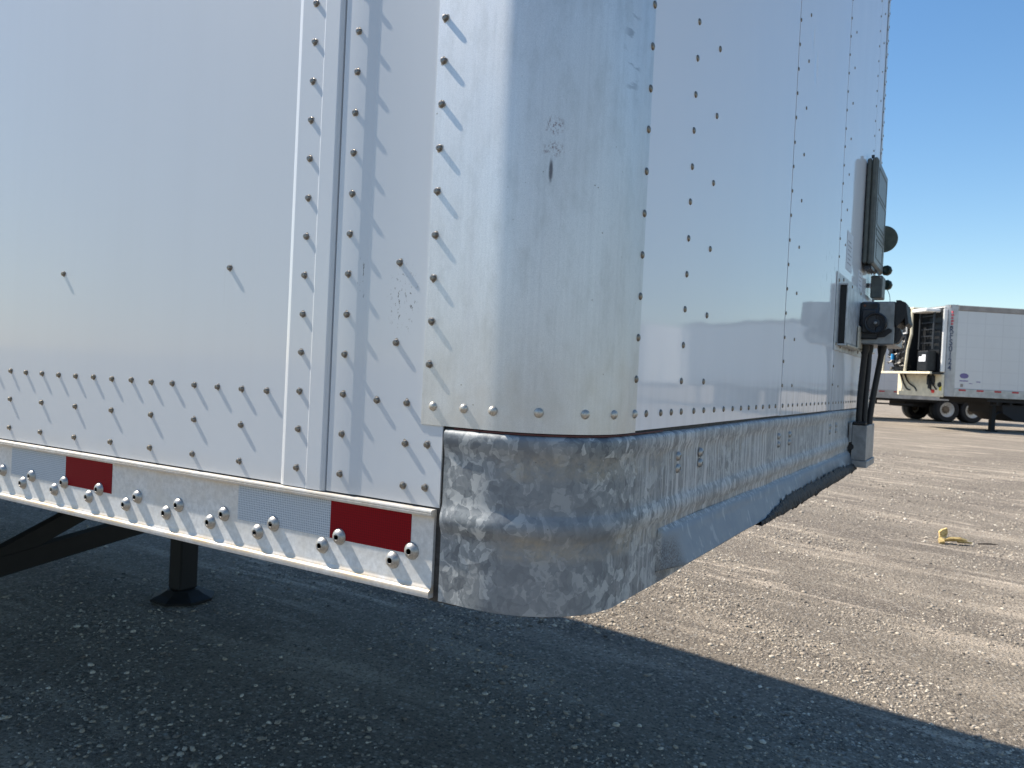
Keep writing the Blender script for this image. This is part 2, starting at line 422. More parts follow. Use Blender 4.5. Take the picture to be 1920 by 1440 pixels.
def ground_mat():
    m, n, b = mat('gravel_yard_surface'); k = N(n); P = k.pos()
    big = k.noise(k.scale(P, (.5, 1.6, 1)), 1, 4, .55)
    st = k.noise(k.scale(P, (.55, 3.6, 1), (0, 0, .06)), 1, 5, .62, .6)
    st2 = k.noise(k.scale(P, (.9, 7.5, 1), (0, 0, -.04), (5, 2, 0)), 1, 4, .6, .4)
    grit = k.noise(P, 95, 4, .75); grit2 = k.noise(P, 260, 3, .7)
    vc = k.new('ShaderNodeTexVoronoi'); vc.inputs['Scale'].default_value = 60; k.link(P, vc.inputs['Vector'])
    vc2 = k.new('ShaderNodeTexVoronoi'); vc2.inputs['Scale'].default_value = 30; k.link(P, vc2.inputs['Vector'])
    r1 = k.new('ShaderNodeRGBToBW'); k.link(vc.outputs['Color'], r1.inputs[0])
    r2 = k.new('ShaderNodeRGBToBW'); k.link(vc2.outputs['Color'], r2.inputs[0])
    base = k.mix(k.ramp(big, [(.35, 0), (.65, 1)]), (.205, .172, .138), (.30, .255, .20))
    patch = k.ramp(k.noise(k.scale(P, (.8, 1.1, 1), (0, 0, .3), (2, 7, 0)), 1, 3), [(.42, .1), (.60, 1)])
    dust = k.math('MULTIPLY', k.ramp(st, [(.47, 0), (.62, .9)]), patch)
    dusty = k.mix(dust, base, (.54, .45, .35))
    dust2 = k.math('MULTIPLY', k.ramp(st2, [(.55, 0), (.66, .9)]), k.ramp(k.noise(k.scale(P, (.6, .9, 1), (0, 0, 0), (9, 3, 0)), 1, 3), [(.48, 0), (.58, 1)]))
    dusty = k.mix(dust2, dusty, (.66, .55, .43))
    # stones as voronoi cells: light and dark ones
    stone = k.ramp(r1.outputs[0], [(.15, (.08, .07, .06)), (.4, (.22, .19, .16)), (.6, (.36, .31, .255)), (.85, (.66, .58, .48))])
    c = k.mix(k.ramp(vc.outputs['Distance'], [(.34, .62), (.55, 0.05)]), dusty, stone)
    stone2 = k.ramp(r2.outputs[0], [(.12, (.07, .065, .062)), (.5, (.24, .22, .195)), (.9, (.52, .48, .42))])
    c = k.mix(k.math('MULTIPLY', k.ramp(vc2.outputs['Distance'], [(.22, .7), (.36, 0)]), k.ramp(r2.outputs[0], [(.62, 0), (.7, 1)])), c, stone2)
    c = k.mix(k.ramp(grit, [(.34, .85), (.47, 0)]), c, (.055, .05, .046))
    c = k.mix(k.ramp(grit2, [(.60, 0), (.72, .5)]), c, (.50, .45, .38))
    h = k.math('ADD', k.math('MULTIPLY', vc.outputs['Distance'], -.7), k.math('MULTIPLY', grit, 1.0))
    bn = k.bump(h, 1.0, .016)
    bn = k.bump(grit2, .6, .003, bn)
    bn = k.bump(k.noise(P, 9, 4, .6), .55, .03, bn)
    setp(b, col=c, rough=.95, spec=.15, normal=bn)
    return m
M_ground = ground_mat()
ax = np.concatenate([-np.geomspace(3000, 12, 24), np.arange(-11.5, 11.6, .25), np.geomspace(12, 3000, 24)])
ay = np.concatenate([-np.geomspace(3000, 6, 22), np.arange(-5.75, 24, .25), np.geomspace(24.5, 3000, 24)])
g = MB(); g.grid([[(x, y, float(GH(x, y))) for x in ax] for y in ay])
ground = g.build('ground', M_ground, smooth=60); ground['kind'] = 'structure'

# loose stones: one uncountable sheet of gravel
def gravel():
    t = (1+5**.5)/2
    ico = np.array([(-1,t,0),(1,t,0),(-1,-t,0),(1,-t,0),(0,-1,t),(0,1,t),(0,-1,-t),(0,1,-t),(t,0,-1),(t,0,1),(-t,0,-1),(-t,0,1)], float)
    ico /= np.linalg.norm(ico[0])
    fc = np.array([(0,11,5),(0,5,1),(0,1,7),(0,7,10),(0,10,11),(1,5,9),(5,11,4),(11,10,2),(10,7,6),(7,1,8),(3,9,4),(3,4,2),(3,2,6),(3,6,8),(3,8,9),(4,9,5),(2,4,11),(6,2,10),(8,6,7),(9,8,1)])
    octa = np.array([(1,0,0),(0,1,0),(-1,0,0),(0,-1,0),(0,0,1),(.6,.6,-.5),(-.6,-.6,-.5)], float)
    oc = np.array([(0,1,4),(1,2,4),(2,3,4),(3,0,4),(0,5,1),(2,6,3),(1,5,2),(3,6,0)])
    PP = []; FF = []; base = 0
    for (shape, faces, n, x0, x1, y0, y1, med, sg, p) in ((ico, fc, 34000, -5, 2.5, -.5, 5.2, .0036, .55, 1.3), (octa, oc, 125000, -8, 5.5, 2.6, 17, .0045, .50, 1.5)):
        m_ = n*6; xs = rng.uniform(x0, x1, m_); ys = rng.uniform(y0, y1, m_); d = np.hypot(xs-.3, ys+.7)
        clump = np.sin(xs*2.1+np.sin(ys*3.3)*1.3)*np.sin(ys*2.7+np.cos(xs*1.7)) + .6*np.sin(xs*6.1+ys*1.3)*np.sin(ys*5.3-xs*2) + .4*np.sin(xs*15+3*np.sin(ys*9))*np.sin(ys*17+2*np.cos(xs*11))
        keep = rng.random(m_) < np.clip((3.6/d)**p, 0, 1) * np.clip(.30+.55*clump, .04, 1)
        xs = xs[keep][:n]; ys = ys[keep][:n]; n = len(xs); d = np.hypot(xs-.3, ys+.7)
        sz = np.clip(np.exp(rng.normal(math.log(med), sg, n)), .0016, .013)*np.clip(d/5.5, 1, 1.6)
        nv = len(shape)
        V = shape[None]*(1+rng.uniform(-.3, .3, (n, nv, 1)))*np.stack([rng.uniform(.8, 1.5, n), rng.uniform(.7, 1.2, n), rng.uniform(.45, .85, n)], 1)[:, None]
        a = rng.uniform(0, 2*math.pi, n); ca, sa = np.cos(a), np.sin(a)
        X = V[:, :, 0]*ca[:, None]-V[:, :, 1]*sa[:, None]; Y = V[:, :, 0]*sa[:, None]+V[:, :, 1]*ca[:, None]; Z = V[:, :, 2]
        PP.append(np.stack([X*sz[:, None]+xs[:, None], Y*sz[:, None]+ys[:, None], Z*sz[:, None]+(GH(xs, ys)+sz*.10)[:, None]], 2).reshape(-1, 3))
        FF.append((faces[None]+nv*np.arange(n)[:, None, None]).reshape(-1, 3)+base); base += n*nv
    P = np.concatenate(PP); F = np.concatenate(FF)
    me = bpy.data.meshes.new('gravel'); me.vertices.add(len(P)); me.vertices.foreach_set('co', P.ravel())
    me.loops.add(F.size); me.loops.foreach_set('vertex_index', F.ravel().astype(np.int32))
    me.polygons.add(len(F)); me.polygons.foreach_set('loop_start', np.arange(0, F.size, 3, dtype=np.int32))
    me.polygons.foreach_set('loop_total', np.full(len(F), 3, np.int32)); me.update(calc_edges=True)
    m, nn, b = mat('loose_stone'); k = N(nn)
    gi = k.new('ShaderNodeNewGeometry').outputs['Random Per Island']
    c = k.ramp(gi, [(0, (.09, .08, .07)), (.2, (.22, .19, .16)), (.55, (.36, .31, .25)), (.85, (.46, .40, .32)), (.98, (.62, .56, .47))])
    setp(b, col=c, rough=.9, spec=.2)
    me.materials.append(m)
    o = bpy.data.objects.new('gravel', me); COL.objects.link(o); tag(o, 'loose pale and dark stones scattered over the gravel yard', 'gravel', kind='stuff')
gravel()

# ------------------------------------------------------------------ the near trailer
TB = (-8.0, 1.3, -1.25); ROOF = 2.84; W = 2.606; LEN = 16.0
T = thing('semi_trailer', 'close white riveted semi trailer corner with brushed metal corner cap and red and white tape', 'trailer', TB, world_parts=True)
def part(mb, name, m, par=None, smooth=None, label=None):
    o = mb.build(name, m, par or T, smooth)
    if label: o['label'] = label
    return o
def sheet_x(profile, z0, z1, nz=1):      # (x, y) profile raised from z0 to z1
    mb = MB(); zs = np.linspace(z0, z1, nz+1); mb.grid([[(x, y, z) for (x, y) in profile] for z in zs]); return mb
ZB = -.1238   # lower edge of the side sheets
# main flat side sheet
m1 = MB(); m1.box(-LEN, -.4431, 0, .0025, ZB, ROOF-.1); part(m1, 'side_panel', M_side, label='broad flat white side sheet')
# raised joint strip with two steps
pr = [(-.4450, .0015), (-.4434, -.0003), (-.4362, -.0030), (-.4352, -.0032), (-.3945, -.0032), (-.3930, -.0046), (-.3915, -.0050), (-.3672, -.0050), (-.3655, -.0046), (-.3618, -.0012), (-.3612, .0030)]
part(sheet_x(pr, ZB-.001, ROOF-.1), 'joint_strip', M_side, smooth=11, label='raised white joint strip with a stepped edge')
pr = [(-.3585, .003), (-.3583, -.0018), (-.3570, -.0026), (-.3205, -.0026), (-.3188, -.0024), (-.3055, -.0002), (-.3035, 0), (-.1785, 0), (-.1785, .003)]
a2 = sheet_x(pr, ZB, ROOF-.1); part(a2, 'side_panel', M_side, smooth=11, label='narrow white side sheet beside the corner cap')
b_ = MB(); b_.box(-LEN, -.135, .0045, .012, -.20, ROOF-.12); part(b_, 'panel_backing', M_seal)
# corner cap
RC = .1215
def corner_path(off, x_start, y_end, n=26, r=RC):
    """plan path: along the side, round the corner, along the front, offset outwards by off"""
    pts = [(x_start, -off, 0, -1)]
    for i in range(n+1):
        t = math.pi/2*i/n; nx, ny = math.sin(t), -math.cos(t)
        pts.append((-.12+(.12+off)*nx, .12+(.12+off)*ny, nx, ny))
    pts.append((off, y_end, 1, 0)); return pts
cap = MB(); outer = corner_path(.0016, -.2100, .1555); inner = corner_path(.0003, -.2100, .1555)
for (A, B) in ((outer, None), (inner, None)): cap.grid([[(p[0], p[1], z) for p in A] for z in (-.0262, ROOF-.1)])
for z in (-.0262, ROOF-.1): cap.grid([[(p[0], p[1], z) for p in outer], [(p[0], p[1], z) for p in inner]])
for i in (0, -1): cap.add([(outer[i][0], outer[i][1], -.0262), (inner[i][0], inner[i][1], -.0262), (inner[i][0], inner[i][1], ROOF-.1), (outer[i][0], outer[i][1], ROOF-.1)], [(0, 1, 2, 3)])
part(cap, 'corner_cap', M_cap, smooth=35, label='brushed aluminium rounded corner cap')
# far corner cap, roof, other walls, floor
fc_ = MB(); pts = [(.0016, W-.155)]
for i in range(13):
    t = math.pi/2*i/12; pts.append((-.12+.1216*math.cos(t), W-.12+.1216*math.sin(t)))
pts.append((-.21, W+.0016)); fc_.grid([[(p[0], p[1], z) for p in pts] for z in (-.0262, ROOF-.1)])
part(fc_, 'corner_cap', M_cap, smooth=35)
# front sheets, laid edge to edge with open lap lines
ys = [(.150, .9725), (.9785, 1.6295), (1.6365, 2.2885), (2.2925, 2.497)]
for i, (a, c) in enumerate(ys):
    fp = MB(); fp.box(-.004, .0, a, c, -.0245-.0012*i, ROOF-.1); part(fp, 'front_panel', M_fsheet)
bk = MB(); bk.box(-.02, -.0042, .13, 2.50, -.06, ROOF-.12); part(bk, 'panel_backing', M_seal)
o_ = MB(); o_.box(-LEN, -.12, W-.004, W, -.12, ROOF-.1); part(o_, 'side_panel', M_side)
o_ = MB(); o_.box(-LEN-.01, -LEN, 0, W, -.2, ROOF-.1); part(o_, 'rear_wall', M_side)
rf = MB(); rp = corner_path(.004, -LEN, W-.12)
rf.grid([[(p[0], p[1], ROOF-.1) for p in rp], [(p[0], p[1], ROOF) for p in rp]])
rf.add([(-LEN, -.004, ROOF), (0, -.004+.12, ROOF), (0, W, ROOF), (-LEN, W, ROOF), (-.12, -.004, ROOF)], [(0, 4, 1, 2, 3)])
rf.add([(-LEN, W+.002, ROOF-.1), (0, W+.002, ROOF-.1), (0, W+.002, ROOF), (-LEN, W+.002, ROOF)], [(0, 1, 2, 3)])
part(rf, 'roof', M_roof)
fl = MB(); fl.box(-LEN, -.13, .02, W-.02, -.20, -.14)
for i in range(50): fl.box(-.6-i*.305, -.545-i*.305, .02, W-.02, -.225, -.2005)
part(fl, 'floor', M_under)

# lower side rail
prof = [(.004, -.1262), (-.0060, -.1262), (-.0086, -.1268), (-.0092, -.1280), (-.0092, -.1292), (-.0080, -.1296), (-.0080, -.1302), (-.0093, -.1306), (-.0094, -.1330), (-.0086, -.1342), (-.0040, -.1348), (-.0028, -.1356), (-.0025, -.1370),
        (-.0025, -.2165), (-.0032, -.2185), (-.0044, -.2200), (-.0048, -.2216), (-.0068, -.2226), (-.0078, -.2236), (-.0082, -.2250), (-.0081, -.2290), (-.0076, -.2308), (-.0060, -.2316), (.02, -.2318)]
rl = MB(); rl.grid([[(x, y, z) for (y, z) in prof] for x in (-LEN, -.1860, -.1832)])
rl.add([(-.1832, y, z) for (y, z) in prof], [tuple(range(len(prof)))])
part(rl, 'side_rail', M_rail, smooth=40, label='pale oxidised aluminium bottom rail with lips')
o_ = MB(); o_.box(-LEN, -.19, W-.003, W+.008, -.2318, -.125); part(o_, 'side_rail', M_rail)
# tape on the rail
TP = -.00285
def tape_piece(x0, x1, m, lab):
    t_ = MB(); t_.box(x0, x1, TP, -.0025, -.1838, -.1356); part(t_, 'reflective_tape', m, label=lab)
tape_piece(-.5230, -.3480, M_twhite, 'whitish honeycomb reflective tape')
tape_piece(-.3480, -.2165, M_tred, 'dark red reflective tape nearest the corner')
tape_piece(-1.1200, -.9500, M_twhite, 'whitish honeycomb reflective tape at the left')
tape_piece(-.9500, -.8195, M_tred, 'dark red reflective tape at the left')
tape_piece(-1.73, -1.56, M_twhite, None) ; tape_piece(-1.56, -1.43, M_tred, None)
# sealant in the gap to the corner rail
sg = MB(); sg.box(-.190, -.150, .0022, .02, -.236, -.03); part(sg, 'sealant_strip', M_seal)

# galvanised corner and front rail
def galv_prof():
    P = [(-.012, -.0290), (-.004, -.0298), (.0012, -.0308), (.0036, -.0328), (.0046, -.0360), (.0046, -.0430), (.0034, -.0490), (.0016, -.0545), (.0008, -.0610), (.0008, -.0700)]
    for z in np.linspace(-.0785, -.110, 4): P.append((.0012, z))
    for i in range(11):
        t = i/10; P.append((0.0012+.0046*math.sin(math.pi*t)**1.2, -.1185-.0345*t))
    for z in np.linspace(-.162, -.226, 6): P.append((.0012, z))
    P += [(.0012, -.2335), (-.001, -.2345), (-.012, -.2345)]
    return P
def galv_path():
    pts = [(x, 0, 0, -1) for x in np.linspace(-.1725, -.13, 5)]
    for i in range(31):
        t = math.pi/2*i/30; nx, ny = math.sin(t), -math.cos(t); pts.append((-.12+.12*nx, .12+.12*ny, nx, ny))
    pts += [(0, y, 1, 0) for y in np.linspace(.14, W-.13, 60)]
    for i in range(9):
        t = math.pi/2*i/8; nx, ny = math.cos(t), math.sin(t); pts.append((-.12+.12*nx, W-.12+.12*ny, nx, ny))
    return pts
gp = galv_prof(); gpath = galv_path()
gm_ = MB(); rows = []
for (x, y, nx, ny) in gpath:
    wob = .0009*math.sin(y*9+x*30)+.0006*math.sin(y*23+1)
    rows.append([(x+nx*(o+wob), y+ny*(o+wob), z+.0006*math.sin(y*7+2)) for (o, z) in gp])
gm_.grid(rows); gm_.add(rows[0], [tuple(range(len(gp)))])
GR = part(gm_, 'front_rail', M_galv, smooth=50, label='galvanised spangled front rail wrapping round the corner')
# red sealant trace above the rail
rs = MB(); rs.tube([(p[0]-p[2]*.0005, p[1]-p[3]*.0005, -.0283) for p in gpath[1:40]], .0013, 6); part(rs, 'seal_bead', simple('dark_red_sealant', (.10, .03, .025), .7), smooth=60)
# flared lower kick plate on the front
kp = MB(); rows = []
for yi, y in enumerate(np.concatenate([[.250, .2622], np.linspace(.335, 2.0, 70)])):
    e = 0 if yi == 0 else 1; sl_ = .048 if yi == 1 else 0
    top = -.1600-.006*(y/2); w2 = .0006*math.sin(y*19)+.0008*math.sin(y*7.3)
    row = [(.0014, y+.002, top+.002), (.0030+.002*e, y, top-.001), (.0058*e+.0030, y, top-.006)]
    for t in np.linspace(.15, 1, 6): row.append((.0020+(.0055+.0155*t)*e+w2, y+sl_*t, top-.006-.0485*t))
    row += [(.0030+.0182*e+w2, y+sl_, top-.0565), (.003, y+sl_, top-.0575)]
    rows.append(row)
kp.grid(rows); kp.add(rows[0], [tuple(range(len(rows[0])))])
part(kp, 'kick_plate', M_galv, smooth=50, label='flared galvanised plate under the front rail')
# crusted black grease hanging from the plate's edge
gr_ = MB(); rows = []; yy = np.linspace(.74, 2.03, 260)
r2 = np.random.default_rng(3); hang = np.convolve(r2.random(300), np.ones(4)/4, 'same')[:260]
for i, y in enumerate(yy):
    k_ = min(1, (y-.74)/.25)*(1-.5*max(0, (y-1.75)/.3)); amp = (.001+.0135*k_)
    lo = -.2225-amp*(.25+.9*hang[i]**1.5) - (.012*k_ if r2.random() < .02 else 0)
    up = -.2200+.030*k_*(.4+.8*hang[(i*3) % 260])
    t = (-.166-up)/.0485
    rows.append([(.0078+.0155*t+.0012, y, up), (.0088+.0155*(.5*t+.5)+.0030, y, (up-.2170)/2), (.0262+.002*r2.random(), y, -.2150), (.0270+.003*r2.random(), y, -.2235), (.021, y, lo), (.010, y, -.2225)])
gr_.grid(rows); part(gr_, 'grease_crust', M_grease, label='ragged black grease crust on the plate edge')

# ---- rivets and bolts
def rivet_mesh(name, prof, n, mats, hole=None, ring=0):
    mb = MB(); mb.lathe(prof, Matrix.Identity(4), n)
    if hole:
        mb.mi = 1; r, h = hole
        mb.lathe([(r*1.15, h-.0004), (r*1.12, h+.0003), (r*.95, h+.0002)], Matrix.Identity(4), 6)
    if ring:
        mb.mi = 1
        mb.add([(ring*(1+.12*math.sin(3*a)+.08*math.sin(5*a+1))*math.cos(a), ring*(1+.12*math.sin(3*a)+.08*math.sin(5*a+1))*math.sin(a), .00012) for a in [2*math.pi*q/20 for q in range(20)]], [tuple(range(20))])
    me = mb.mesh(name, mats, smooth=42); return me
M_ring = simple('grime_ring', (.40, .36, .30), .7, 0, 700, .4, 0)
ME_side = rivet_mesh('rivet', [(.0041, -.0006), (.0042, .0003), (.0036, .0006), (.0035, .0030), (.0031, .0037), (.0021, .0040), (.0012, .0040), (.0011, .0037)], 16, [M_rivet, M_ring], ring=.0050)
ME_front = rivet_mesh('rivet', [(.0048, -.0005), (.0047, .0005), (.0041, .0014), (.0030, .0021), (.0015, .0024)], 14, [M_frivet])
ME_small = rivet_mesh('rivet', [(.0042, -.0005), (.0041, .0004), (.0036, .0012), (.0026, .0017), (.0012, .0020)], 12, [M_frivet])
ME_dome = rivet_mesh('rivet', [(.0057, -.0005), (.0056, .0004), (.0050, .0018), (.0036, .0031), (.0018, .0038), (.0006, .0040)], 18, [M_dome])
ME_bolt = rivet_mesh('bolt', [(.0108, -.0005), (.0106, .0006), (.0100, .0016), (.0088, .0034), (.0070, .0052), (.0050, .0063), (.0038, .0066), (.0035, .0060)], 24, [M_bolt, M_hole], (.0038, .0058))
ME_fbolt = rivet_mesh('bolt', [(.0072, -.0005), (.0071, .0006), (.0062, .0026), (.0046, .0042), (.0030, .0049), (.0026, .0044)], 18, [M_bolt, M_hole], (.0022, .0043))
CM = CAM_EUL.to_matrix()
def proj(P):
    q = CM.transposed() @ (Vector(P)-CAM)
    if q.z >= 0: return None
    return 960+FPX*q.x/-q.z, 720-FPX*q.y/-q.z, -q.z
SY = (0, -1, 0); FX = (1, 0, 0)
riv = []     # (position, normal, mesh)
jit = lambda s=.0006: random.uniform(-s, s)
for k in range(16): riv.append(((-.4776-.0508*k+jit(), 0, jit()), SY, ME_side))
for k in range(8):
    x = -.5269-.1016*k
    riv.append(((x+jit(), 0, -.0506+jit()), SY, ME_side)); riv.append(((x+jit(), 0, -.1020+jit()), SY, ME_side))
for k in range(13): riv.append(((-.4115+jit(), -.0032, .5150-.0512*k+jit()), SY, ME_side))
for k in range(12): riv.append(((-.3350+jit(), -.0026, .4645-.0513*k+jit()), SY, ME_side))
riv.append(((-.335, -.0026, .5158), SY, ME_side))
for k in range(9): riv.append(((-.2005+jit(), -.0016, .4576-.0514*k+jit()), SY, ME_side))
for (x, z) in ((-.2543, .1693), (-.2545, .0709), (-.2810, -.0016), (-.2337, -.0021), (-.2334, -.0516), (-.2002, -.0503), (-.2337, -.1032), (-.2005, -.1020), (-.9818, .1716), (-.5635, .1709)):
    riv.append(((x, 0, z), SY, ME_side))
for x in (-.1932, -.1488, -.1091): riv.append(((x, -.0016, -.0038), SY, ME_dome))
for t in (.5314, .9842, 1.3543):
    nx, ny = math.sin(t), -math.cos(t); riv.append(((-.12+.1216*nx, .12+.1216*ny, -.0030), (nx, ny, 0), ME_dome))
riv.append(((.0016, .1497, -.0031), FX, ME_dome))
for k in range(-1, 9): riv.append(((.0016, .1498, .4465-.0508*k+jit()), FX, ME_dome if 0 else ME_front))
for k in range(11): riv.append(((0, .3237+jit(), .5459-.0506*k+jit()), FX, ME_front))
for k in range(6): riv.append(((0, .4266+jit(), .5461-.1012*k+jit()), FX, ME_front))
for y, z0, pz, me in ((.9790, .8156, .0518, ME_small), (1.6355, 1.0859, .0519, ME_small)):
    for k in range(-4, 30):
        z = z0-pz*k
        if z > .02: riv.append(((0, y+.003, z+jit()), FX, me))
for y, z0, pz in ((1.0812, .8661, .1032), (1.7368, 1.0842, .1040), (2.3765, 1.3995, .1044)):
    for k in range(-2, 14):
        z = z0-pz*k
        if z > .02: riv.append(((0, y+jit(), z+jit()), FX, ME_small))
for y, z0, pz, me, x in ((2.2585, 1.3435, .0521, ME_small, 0), (2.4600, 1.4774, .0508, ME_small, .0016), (2.4930, 1.50, .0508, ME_small, .0016)):
    for k in range(-5, 28):
        z = z0-pz*k
        if z > .02: riv.append(((x, y, z+jit()), FX, me))
row = [.1928, .2458, .2874, .3294, .3865]+[.4352+.0546*k for k in range(10)]+[.9960, 1.053]+[1.1006+.0546*k for k in range(10)]+[1.663+.0508*k for k in range(16)]
for y in row: riv.append(((0, y, -.0036-.0012*(y/2)), FX, ME_front if y < 1 else ME_small))
# in the frame, largest first
def vis(P):
    q = proj(P); return q is not None and -30 < q[0] < 1950 and -30 < q[1] < 1470
seen = [r for r in riv if vis(r[0])]
seen.sort(key=lambda r: proj(r[0])[2]/(.0035 if r[2] is ME_side else .0045))
def put(name, me, P, nrm, par=None):
    o = bpy.data.objects.new(name, me); COL.objects.link(o); o.parent = par or T
    M = TR(P, nrm) @ Matrix.Rotation(random.uniform(0, 6.28), 4, 'Z')
    o.location = M.translation-Vector(TB); o.rotation_euler = M.to_euler(); return o
for (P, nrm, me) in seen[:100]: put('rivet', me, P, nrm)
rest = MB(); rest_src = {}
for (P, nrm, me) in seen[100:]:
    M = TR(P, nrm); b0 = len(rest.v)
    rest.v += [tuple(M @ v.co) for v in me.vertices]
    for p_ in me.polygons: rest.f.append([b0+i for i in p_.vertices]); rest.m.append(0)
ro = part(rest, 'rivet', M_frivet, smooth=42); ro['kind'] = 'stuff'; ro['label'] = 'the many smaller rivets of the front wall'
# bolts on the side rail
for x in (-.2427, -.3600, -.4811, -.5800, -.6801, -.7800, -.8800, -.9804, -1.0794, -1.18): put('bolt', ME_bolt, (x, -.0026, -.1955), SY)
for x in (-.2142, -.3312, -.4507, -.5510, -.6516, -.7511, -.8521, -.9519, -1.0512, -1.1466): put('bolt', ME_bolt, (x, -.0028, -.1800), SY)
for (y, z) in ((.3207, -.0668), (.3206, -.0839), (.4248, -.0678), (.4248, -.0841), (.9647, -.0688), (.9662, -.0859), (1.0761, -.0698), (1.0736, -.0871), (1.6208, -.0714), (1.6189, -.0880), (1.7266, -.0713), (1.7252, -.0878)):
    put('bolt', ME_fbolt, (.0014, y, z), FX)

# ---- connector box on the front wall
cb = MB(); cb.box(.0005, .0028, 1.612, 2.50, .146, .368, .001)
F_ = part(cb, 'mounting_plate', M_pan, label='pale mounting plate of the connector box')
for (y, z) in ((1.64, .345), (1.64, .165), (1.72, .356), (1.72, .160), (1.9, .356), (1.9, .16), (2.1, .356), (2.1, .16)):
    s_ = MB(); s_.lathe([(.0055, 0), (.005, .0015), (.003, .0026)], TR((.0028, y, z), FX), 10); o = s_.build('plate_screw', M_frivet, F_, 40)
pn = MB()   # shallow pan, open and dark on its near end
pn.box(.0035, .0225, 1.685, 2.42, .168, .338, .004); pn.box(.0030, .0240, 1.668, 1.6845, .3355, .3400); pn.box(.0030, .0240, 1.668, 1.6845, .1620, .1665); pn.box(.0210, .0240, 1.668, 1.6845, .1670, .3350)
part(pn, 'shallow_pan', M_pan, F_, 30)
dk = MB(); dk.box(.0031, .0209, 1.6750, 1.6848, .1668, .3353); part(dk, 'dark_opening', M_hole, F_)
lg = MB(); lg.box(.0240, .0300, 1.90, 2.02, .158, .235, .002); lg.box(.0035, .0300, 1.69, 1.99, .1600, .1675, .002); part(lg, 'cream_ledge', M_cream, F_)
hs = MB(); hs.box(.026, .124, 1.960, 2.24, .181, .316, .003)
H_ = part(hs, 'connector_housing', M_alu, label='grey connector housing with a round black socket')
h2 = MB(); h2.box(.022, .078, 1.948, 1.9595, .196, .313, .006); h2.box(.030, .074, 1.938, 1.9475, .215, .290, .008)
part(h2, 'socket_casting', M_motor, H_, 40)
so_ = MB(); so_.lathe([(.0330, 0), (.0330, .016), (.0300, .019), (.0265, .018), (.0250, .008), (.0130, .006), (.0125, .011), (.0060, .012), (.0055, .0145), (.0035, .0150), (.0033, .0125)], TR((.071, 1.948, .247), SY), 28)
part(so_, 'round_socket', M_motor, H_, 35)
pin = MB(); pin.lathe([(.0048, 0), (.0046, .0012), (.0030, .0016)], TR((.071, 1.9332, .247), SY), 14); part(pin, 'socket_pin', M_alu, H_, 35)
rb = MB(); rb.add([(.076, 1.9590, .202), (.096, 1.9590, .204), (.117, 1.9590, .222), (.116, 1.9590, .228), (.108, 1.9590, .232), (.090, 1.9590, .222), (.078, 1.9590, .218),
                   (.076, 1.9540, .202), (.096, 1.9540, .204), (.117, 1.9540, .222), (.116, 1.9540, .228), (.108, 1.9540, .232), (.090, 1.9540, .222), (.078, 1.9540, .218)],
                  [tuple(range(7)), tuple(range(7, 14))]+[(i, (i+1) % 7, 7+(i+1) % 7, 7+i) for i in range(7)])
rb.add([(.064, 1.9590, .288), (.078, 1.9590, .280), (.079, 1.9590, .296), (.066, 1.9590, .312), (.064, 1.9540, .288), (.078, 1.9540, .280), (.079, 1.9540, .296), (.066, 1.9540, .312)],
       [(0, 1, 2, 3), (4, 5, 6, 7), (0, 1, 5, 4), (1, 2, 6, 5), (2, 3, 7, 6), (3, 0, 4, 7)])
part(rb, 'scraped_patch', M_black, H_)
rsx = MB()
for (x, z, r) in ((.036, .302, .004), (.034, .284, .0035), (.040, .278, .003)): rsx.lathe([(r, 0), (r*.8, .0012)], TR((x, 1.9478, z), SY), 8)
part(rsx, 'rust_spot', M_rust, H_)
# torn rubber flap at the outer end of the housing
tr = MB(); r3 = np.random.default_rng(5); rows = []
for i in range(9):
    y = 1.955+i*.022; e = .006*r3.random()
    rows.append([(.1245, y, .318+.002*r3.random()), (.136, y, .317+.004*r3.random()), (.147+e, y, .312), (.149+e, y, .296+.006*r3.random()), (.153+e, y, .272), (.157+e, y, .246+.008*r3.random()), (.149+e, y, .241), (.146+e, y, .262+.008*r3.random()), (.138, y, .242+.01*r3.random()), (.128, y, .236), (.1245, y, .250)])
tr.grid(rows); tr.add(rows[0], [tuple(range(11))]); tr.add(rows[-1], [tuple(range(11))]); part(tr, 'torn_rubber_flap', M_black, H_)
t2 = MB(); t2.add([(.125, 1.962, .236), (.139, 1.962, .232), (.146, 1.97, .212), (.137, 1.965, .190), (.128, 1.962, .184), (.125, 2.02, .236), (.139, 2.02, .232), (.146, 2.02, .212), (.137, 2.02, .190), (.128, 2.02, .184)],
                  [(0,1,2,3,4),(5,6,7,8,9),(0,1,6,5),(1,2,7,6),(2,3,8,7),(3,4,9,8),(4,0,5,9)]); part(t2, 'torn_rubber_flap', M_black, H_)
# hoses from the housing into the box below
def curve(p0, p1, p2, p3, n=14):
    p0, p1, p2, p3 = map(Vector, (p0, p1, p2, p3))
    return [p0*(1-t)**3+3*p1*t*(1-t)**2+3*p2*t*t*(1-t)+p3*t**3 for t in np.linspace(0, 1, n)]
for pts, r in ((((.038, 2.00, .186), (.036, 2.0, .10), (.026, 2.02, .05), (.028, 2.02, -.075)), .0095),
               (((.046, 2.03, .186), (.050, 2.03, .11), (.042, 2.03, .04), (.043, 2.03, -.075)), .0085),
               (((.082, 2.06, .186), (.078, 2.06, .11), (.058, 2.06, .02), (.056, 2.05, -.075)), .0095)):
    h_ = MB(); c_ = curve(*pts); h_.tube(c_, [r*1.45 if i < 2 else r for i in range(len(c_))], 12); part(h_, 'air_hose', M_black, smooth=60)
